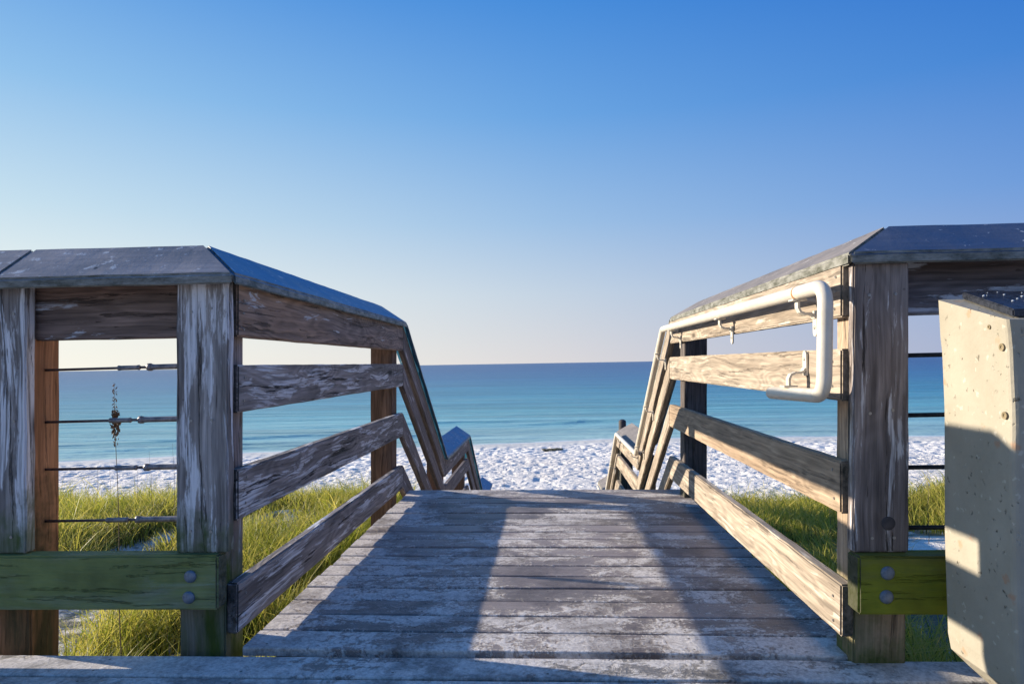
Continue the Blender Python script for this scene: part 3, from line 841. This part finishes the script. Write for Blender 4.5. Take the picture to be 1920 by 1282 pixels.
A, B, C, D = [Vector((x, y, topz(y) + .020)) for x, y in ((1.034, 1.562), (1.40, 1.562), (1.40, 1.807), (1.070, 1.807))]
solid('basin_plate', [A, B, C, D], [p - Vector((0, 0, .018)) for p in (A, B, C, D)], W['plate'], pd, bev=.003, wear=0)
# water drops on the plate
body_ = [c for c in pd.children if c.name.startswith('concrete_body')][0]
for yy, zz, rr in ((1.572, .868, .0085), (1.572, .716, .0085), (1.61, .915, .005)):
    disc_head('pit', (float(np.interp(zz, [.7, .86, .94], [1.0215, 1.018, 1.0135])) - .0008, yy, zz), (-1, 0, 0), rr, .003, W['pit'], body_, 14, False)
def droplets():
    V = []; F = []
    for i in range(60):
        x = random.uniform(1.08, 1.39); y = random.uniform(1.575, 1.79); r = random.uniform(.0012, .004); k = len(V); z = topz(y) + .0205
        for (h, q) in ((0, 1), (.35, .85), (.6, .4)):
            for j in range(8): V.append((x + r*q*math.cos(j*math.pi/4), y + r*q*math.sin(j*math.pi/4), z + h*r))
        for a in range(2):
            for j in range(8): F.append((k+a*8+j, k+a*8+(j+1) % 8, k+a*8+8+(j+1) % 8, k+a*8+8+j))
        F.append(tuple(k+16+j for j in range(8)))
    m, nt = new_mat('water_drop'); g = N(nt); g.finish((.5, .55, .6), .08, None, .8)
    o = mesh_obj('water_drops', V, F, m, pd, smooth=True); place(o, pd, Matrix.Identity(4)); o['kind'] = 'stuff'
droplets()

# ------------------------------------------------------------------ dune grass
def grass():
    def patch(x, y):
        return 1.25 * vnoise(x, y, 1.3, 31) + .8 * vnoise(x, y, .5, 32) + .35 * vnoise(x, y, .22, 33)
    n = 620000
    x = rng.uniform(-9.5, 9.5, n); y = rng.uniform(2.25, 11.0, n)
    ok = (np.abs(x) > 1.03 + .08 * rng.random(n)) & (x / y > -1.25) & (x / y < 1.15)
    p = patch(x, y)
    ok &= (p + .45 * (rng.random(n) - .5) > .0)
    dens = np.interp(y, [2.2, 4, 8, 11], [1., .9, .6, .45]); ok &= rng.random(n) < dens
    # bare sand hollow on the left and by the stairs
    ok &= ~(((x + 4.25) / .25)**2 + ((y - 7.) / .8)**2 < 1.)
    ok &= ~(((x + 3.1) / .5)**2 + ((y - 7.9) / .8)**2 < 1.)
    x, y, p = x[ok], y[ok], p[ok]; n = len(x)
    z = base_h(x, y)[0] - .02
    big = rng.random(n) < .10
    h = rng.uniform(.22, .50, n) * np.where(big, 1.65, 1.) * (1 + .9 * np.clip(p, -.1, .5)) * (1 + .35 * (rng.random(n) > .93))
    h *= np.interp(y, [2, 4, 6, 8], [1.2, 1., .8, .7])
    az = rng.uniform(0, 2*np.pi, n) * .6 + np.pi * .1 + rng.uniform(-1.2, 1.2, n)
    bend = np.where(big, rng.uniform(.7, 1.5, n), rng.uniform(.15, 1.05, n)); az = np.where(big, rng.uniform(0, 6.28, n), az); wd = rng.uniform(.0018, .0042, n) * (1 + y * .07)
    K = 5; V = np.zeros((n, 2*K-1, 3))
    wa = rng.uniform(0, np.pi, n)
    ux, uy = np.cos(wa), np.sin(wa)
    for k in range(K):
        t = k / (K - 1)
        lat = h * bend * t**1.9 * .75
        cx = x + np.cos(az) * lat; cy = y + np.sin(az) * lat; cz = z + h * (t - .30 * bend * t**2.6)
        w = wd * (1 - t)**.6
        if k < K-1:
            V[:, 2*k] = np.stack([cx - ux*w, cy - uy*w, cz], -1); V[:, 2*k+1] = np.stack([cx + ux*w, cy + uy*w, cz], -1)
        else: V[:, 2*k] = np.stack([cx, cy, cz], -1)
    nv = 2*K-1
    idx = np.arange(n)[:, None]*nv
    q = np.concatenate([np.stack([idx[:, 0]+2*k, idx[:, 0]+2*k+1, idx[:, 0]+2*k+3, idx[:, 0]+2*k+2], -1) for k in range(K-2)])
    tr = np.stack([idx[:, 0]+2*K-4, idx[:, 0]+2*K-3, idx[:, 0]+2*K-2], -1)
    loops = np.concatenate([q.ravel(), tr.ravel()])
    starts = np.concatenate([np.arange(len(q))*4, len(q)*4 + np.arange(len(tr))*3])
    me = bpy.data.meshes.new('dune_grass')
    me.vertices.add(n*nv); me.vertices.foreach_set('co', V.ravel().astype(np.float32))
    me.loops.add(len(loops)); me.loops.foreach_set('vertex_index', loops.astype(np.int32))
    me.polygons.add(len(starts)); me.polygons.foreach_set('loop_start', starts.astype(np.int32))
    me.update(); me.materials.append(W['grass'])
    g1 = np.array([.12, .19, .015]); g2 = np.array([.36, .38, .035]); g3 = np.array([.62, .52, .12]); g4 = np.array([.07, .08, .02])
    r = np.clip(rng.random(n) + .9 * vnoise(x, y, .9, 41), 0, .999); u = rng.random(n)[:, None]; r = np.where(big, .6 + .28 * rng.random(n), r)
    col = np.where((r < .30)[:, None], g1*(1-u)+g2*u, np.where((r < .80)[:, None], g2*(1-u)+g3*u*.8+g2*u*.2, np.where((r < .92)[:, None], g3[None]*(.7+.4*u), g4[None]*(.6+.8*u))))
    cols = np.ones((n, nv, 4)); cols[:, :, :3] = col[:, None]
    at = me.attributes.new('col', 'FLOAT_COLOR', 'POINT'); at.data.foreach_set('color', cols.ravel().astype(np.float32))
    o = bpy.data.objects.new('dune_grass', me); COL.objects.link(o)
    tag(o, 'yellow green dune grass covering the sand beside the boardwalk', 'grass', kind='stuff')
grass()

# tall sea oat seen between the left posts
def sea_oat(x, y, zb, ztop, seeds, label, group=None, lean_x=0., name='sea_oat', r=.003):
    t = thing(name, label, 'plant', (x, y, zb), group)
    H = ztop - zb
    pts = [Vector((x + lean_x*(k/12)**1.6 + .004*math.sin(k), y, zb + H*k/12)) for k in range(13)]
    tube('stem', pts, r, W['stalk'], t, ns=6, cap_round=False, radii=[r*(1.15 - .07*k) for k in range(13)])
    if seeds:
        V = []; F = []
        from mathutils import Euler
        for i in range(seeds):
            u = random.random(); zz = zb + H*(.83 + .165*u); dens = math.exp(-((u - .36)/.22)**2)
            if random.random() > .15 + dens: continue
            k = len(V); a = random.uniform(0, 6.28); ln = random.uniform(.018, .034)*(1.1 if dens > .4 else .7); w = ln*.34
            ox = math.cos(a)*random.uniform(.002, .018*(.3+dens)); oy = math.sin(a)*.012
            xx = x + lean_x*((zz-zb)/H)**1.6
            M = Euler((random.uniform(-.7, .7), random.uniform(-.8, .8), a)).to_matrix()
            for q in ((0, 0, -ln/2), (w/2, 0, 0), (0, w*.3, 0), (-w/2, 0, 0), (0, -w*.3, 0), (0, 0, ln/2)):
                V.append(M @ Vector(q) + Vector((xx + ox, y + oy, zz)))
            F += [(k, k+2, k+1), (k, k+3, k+2), (k, k+4, k+3), (k, k+1, k+4), (k+5, k+1, k+2), (k+5, k+2, k+3), (k+5, k+3, k+4), (k+5, k+4, k+1)]
        o = mesh_obj('seed_head', V, F, W['seed'], t); place(o, t, Matrix.Identity(4))
    return t
d = 3.2
sea_oat((195-1023)/1280*d, d, -1.0, .85-(718-694)/1280*d, 260, 'tall dry sea oat with dark seed head between the left posts', lean_x=-.012)
for i, (px, d, py, lb) in enumerate(((262, 8., 850, 'thin bare sea oat stem left of the corner post, over the sand'), (232, 8.6, 880, 'short bare sea oat stem among the left grass tips'), (150, 8.3, 872, 'bare sea oat stem beside the orange post'), (178, 8.6, 876, 'bare sea oat stem between orange post and seed head'),
                                  (307, 7.6, 834, 'thin sea oat stem nearest the left corner post'), (1540, 7.5, 850, 'dry sea oat stem against the sand behind the right railing'), (1715, 7.2, 862, 'dry sea oat stem between knotty post and concrete'))):
    hz = 681 - (px-960)*.017
    sea_oat((px-1023)/1280*d, d, base_h(np.array([(px-1023)/1280*d]), np.array([d]))[0][0] - .03, .85-(py-hz)/1280*d, 0, lb, 'bare sea oat stems in the dune grass', r=.0028, lean_x=random.uniform(-.04, .04))

# small things on the beach beyond the deck edge
def lump(name, label, cat, x, y, z, sx, sy, sz, mat, seed, sub=3, rough=.35):
    from mathutils import noise as mn
    bm = bmesh.new(); bmesh.ops.create_icosphere(bm, subdivisions=sub, radius=1.)
    for v in bm.verts:
        q = 1 + rough * mn.fractal(v.co * 1.7 + Vector((seed,)*3), 1., 2., 4)
        v.co = Vector((v.co.x*sx*q, v.co.y*sy*q, v.co.z*sz*q))
    me = bpy.data.meshes.new(name); bm.to_mesh(me); bm.free(); me.materials.append(mat)
    me.polygons.foreach_set('use_smooth', [True]*len(me.polygons))
    o = bpy.data.objects.new(name, me); COL.objects.link(o); o.location = (x, y, z); tag(o, label, cat); return o
def H(x, y): return float(height(np.array([x]), np.array([y]))[0])
def along(px, d): return (px-1023)/1280*d
d = 18.; lump('driftwood', 'small reddish brown driftwood piece beyond the deck edge', 'driftwood', along(928, d), d, H(along(928, d), d)+.04, .15, .10, .10, W['drift'], 3)
d = 18.; lump('driftwood', 'dark rounded driftwood stump beside the curved stem beyond the deck edge', 'driftwood', along(966, d), d, H(along(966, d), d)+.08, .2, .14, .16, W['darkstone'], 9)
d = 12.4; sea_oat(along(956, d), d, -3.1, .85-(888-682)/1280*d, 0, 'single curved stem beyond the end of the deck', lean_x=-.16, r=.007, name='grass_stem')
kel = None
def seaweed(x, y, sx, sy, n, label):
    V = []; F = []; 
    for i in range(n):
        a = random.uniform(0, 6.28); rr = math.sqrt(random.random()); px = rr*math.cos(a)*sx; py = rr*math.sin(a)*sy
        b = random.uniform(-.5, .5); ln = random.uniform(.08, .2); w = .02; k = len(V)
        z = H(x+px, y+py)
        for t in range(4):
            cx = px + (t/3-.5)*ln*math.cos(b); cy = py + (t/3-.5)*ln*math.sin(b); zz = z + .03 + .05*math.sin(t/3*math.pi)*random.random()
            V += [(cx, cy-w, zz), (cx, cy+w, zz+.02)]
        for t in range(3): F.append((k+2*t, k+2*t+1, k+2*t+3, k+2*t+2))
    o = mesh_obj('seaweed', V, F, W['kelp']); o.location = (x, y, 0)
    tag(o, label, 'seaweed')
seaweed(along(1033, 39.), 39., .55, .3, 260, 'dried seaweed patch on the sand near the water, centre of the beach')
# dark piling beside the middle right landing
pl = thing('piling', 'dark round piling standing behind the grey cap of the middle landing', 'post', (.97, 8.45, -3))
tube('pole', [(.915, 8.45, -2.6), (.93, 8.45, .115)], .045, W['darkstone'], pl, ns=14)

# ------------------------------------------------------------------ light, sky, camera
SUN = Vector((-1., .243, .270)).normalized()
elev = math.asin(SUN.z)
sl = bpy.data.lights.new('sun', 'SUN'); sl.energy = 5.0; sl.angle = R(.5); sl.color = (1., .88, .72)
so = bpy.data.objects.new('sun', sl); COL.objects.link(so); so.rotation_euler = SUN.to_track_quat('Z', 'Y').to_euler()
world = bpy.data.worlds.new('World'); scene.world = world; world.use_nodes = True
nt = world.node_tree; nt.nodes.clear(); g = N(nt)
sky = g.n('ShaderNodeTexSky', sky_type='NISHITA'); sky.sun_disc = False; sky.sun_elevation = elev
sky.sun_rotation = math.atan2(SUN.x, SUN.y); sky.air_density = 1.; sky.dust_density = .6; sky.ozone_density = 3.5; sky.altitude = 0
EXPO = .92
def lin(c, k=1.): return tuple(((v/255/12.92) if v/255 < .04045 else ((v/255+.055)/1.055)**2.4) * k / 2**EXPO for v in c)
dirv = g.n('ShaderNodeTexCoord').outputs['Generated']
dx, dy, dz = g.sep(dirv)
zz = g.math('MAXIMUM', dz, 0.)
hor = g.math('SQRT', g.math('ADD', g.math('MULTIPLY', dx, dx), g.math('MULTIPLY', dy, dy)))
cs = g.math('DIVIDE', g.math('ADD', g.math('MULTIPLY', dx, SUN.x / math.hypot(SUN.x, SUN.y)), g.math('MULTIPLY', dy, SUN.y / math.hypot(SUN.x, SUN.y))), g.math('MAXIMUM', hor, .001))
P5 = (0., .10, .20, .34, .47, 1.)
def rampof(cols): return g.ramp(zz, [(p, lin(c)) for p, c in zip(P5, cols)])
rL = rampof([(253, 250, 247), (236, 243, 251), (200, 225, 250), (146, 194, 247), (98, 160, 238), (80, 140, 228)])
rC = rampof([(220, 217, 230), (196, 211, 238), (157, 192, 240), (107, 165, 237), (72, 141, 229), (72, 132, 224)])
rR = rampof([(158, 172, 216), (143, 169, 224), (108, 154, 228), (66, 131, 222), (38, 110, 214), (64, 124, 220)])
mL = g.mix(g.mr(cs, .22, .82), rC, rL)
mR = g.mix(g.mr(cs, -.40, .22), rR, mL)
glow = g.mr(g.math('SUBTRACT', cs, g.math('MULTIPLY', zz, .8)), .8, 1.0, 1., 2.2, True)
mR = g.mix(1., mR, g.comb(glow, glow, g.math('MULTIPLY', glow, .9)), 'MULTIPLY')
hs = g.n('ShaderNodeHueSaturation'); hs.inputs['Saturation'].default_value = 1.2; hs.inputs['Value'].default_value = .12; hs.inputs['Fac'].default_value = 1
g.link(sky.outputs[0], hs.inputs['Color'])
skyc = g.mix(.008, mR, hs.outputs[0])
bg = g.n('ShaderNodeBackground'); bg.inputs[1].default_value = 1.; g.link(skyc, bg.inputs[0])
wo = g.n('ShaderNodeOutputWorld'); g.link(bg.outputs[0], wo.inputs[0])

cam = bpy.data.cameras.new('camera'); co_ = bpy.data.objects.new('camera', cam); COL.objects.link(co_)
cam.lens = 24.; cam.sensor_width = 36.; cam.sensor_fit = 'HORIZONTAL'; cam.clip_start = .05; cam.clip_end = 60000
cam.shift_y = 40.5/1920
M = Matrix.Rotation(math.atan(63/1280), 4, 'Z') @ Matrix.Rotation(R(90), 4, 'X') @ Matrix.Rotation(R(-.97), 4, 'Z')
M.translation = (0, 0, .85); co_.matrix_world = M
scene.camera = co_
scene.view_settings.view_transform = 'Standard'; scene.view_settings.look = 'None'
scene.view_settings.exposure = EXPO; scene.view_settings.gamma = 1.
scene.view_settings.use_curve_mapping = False
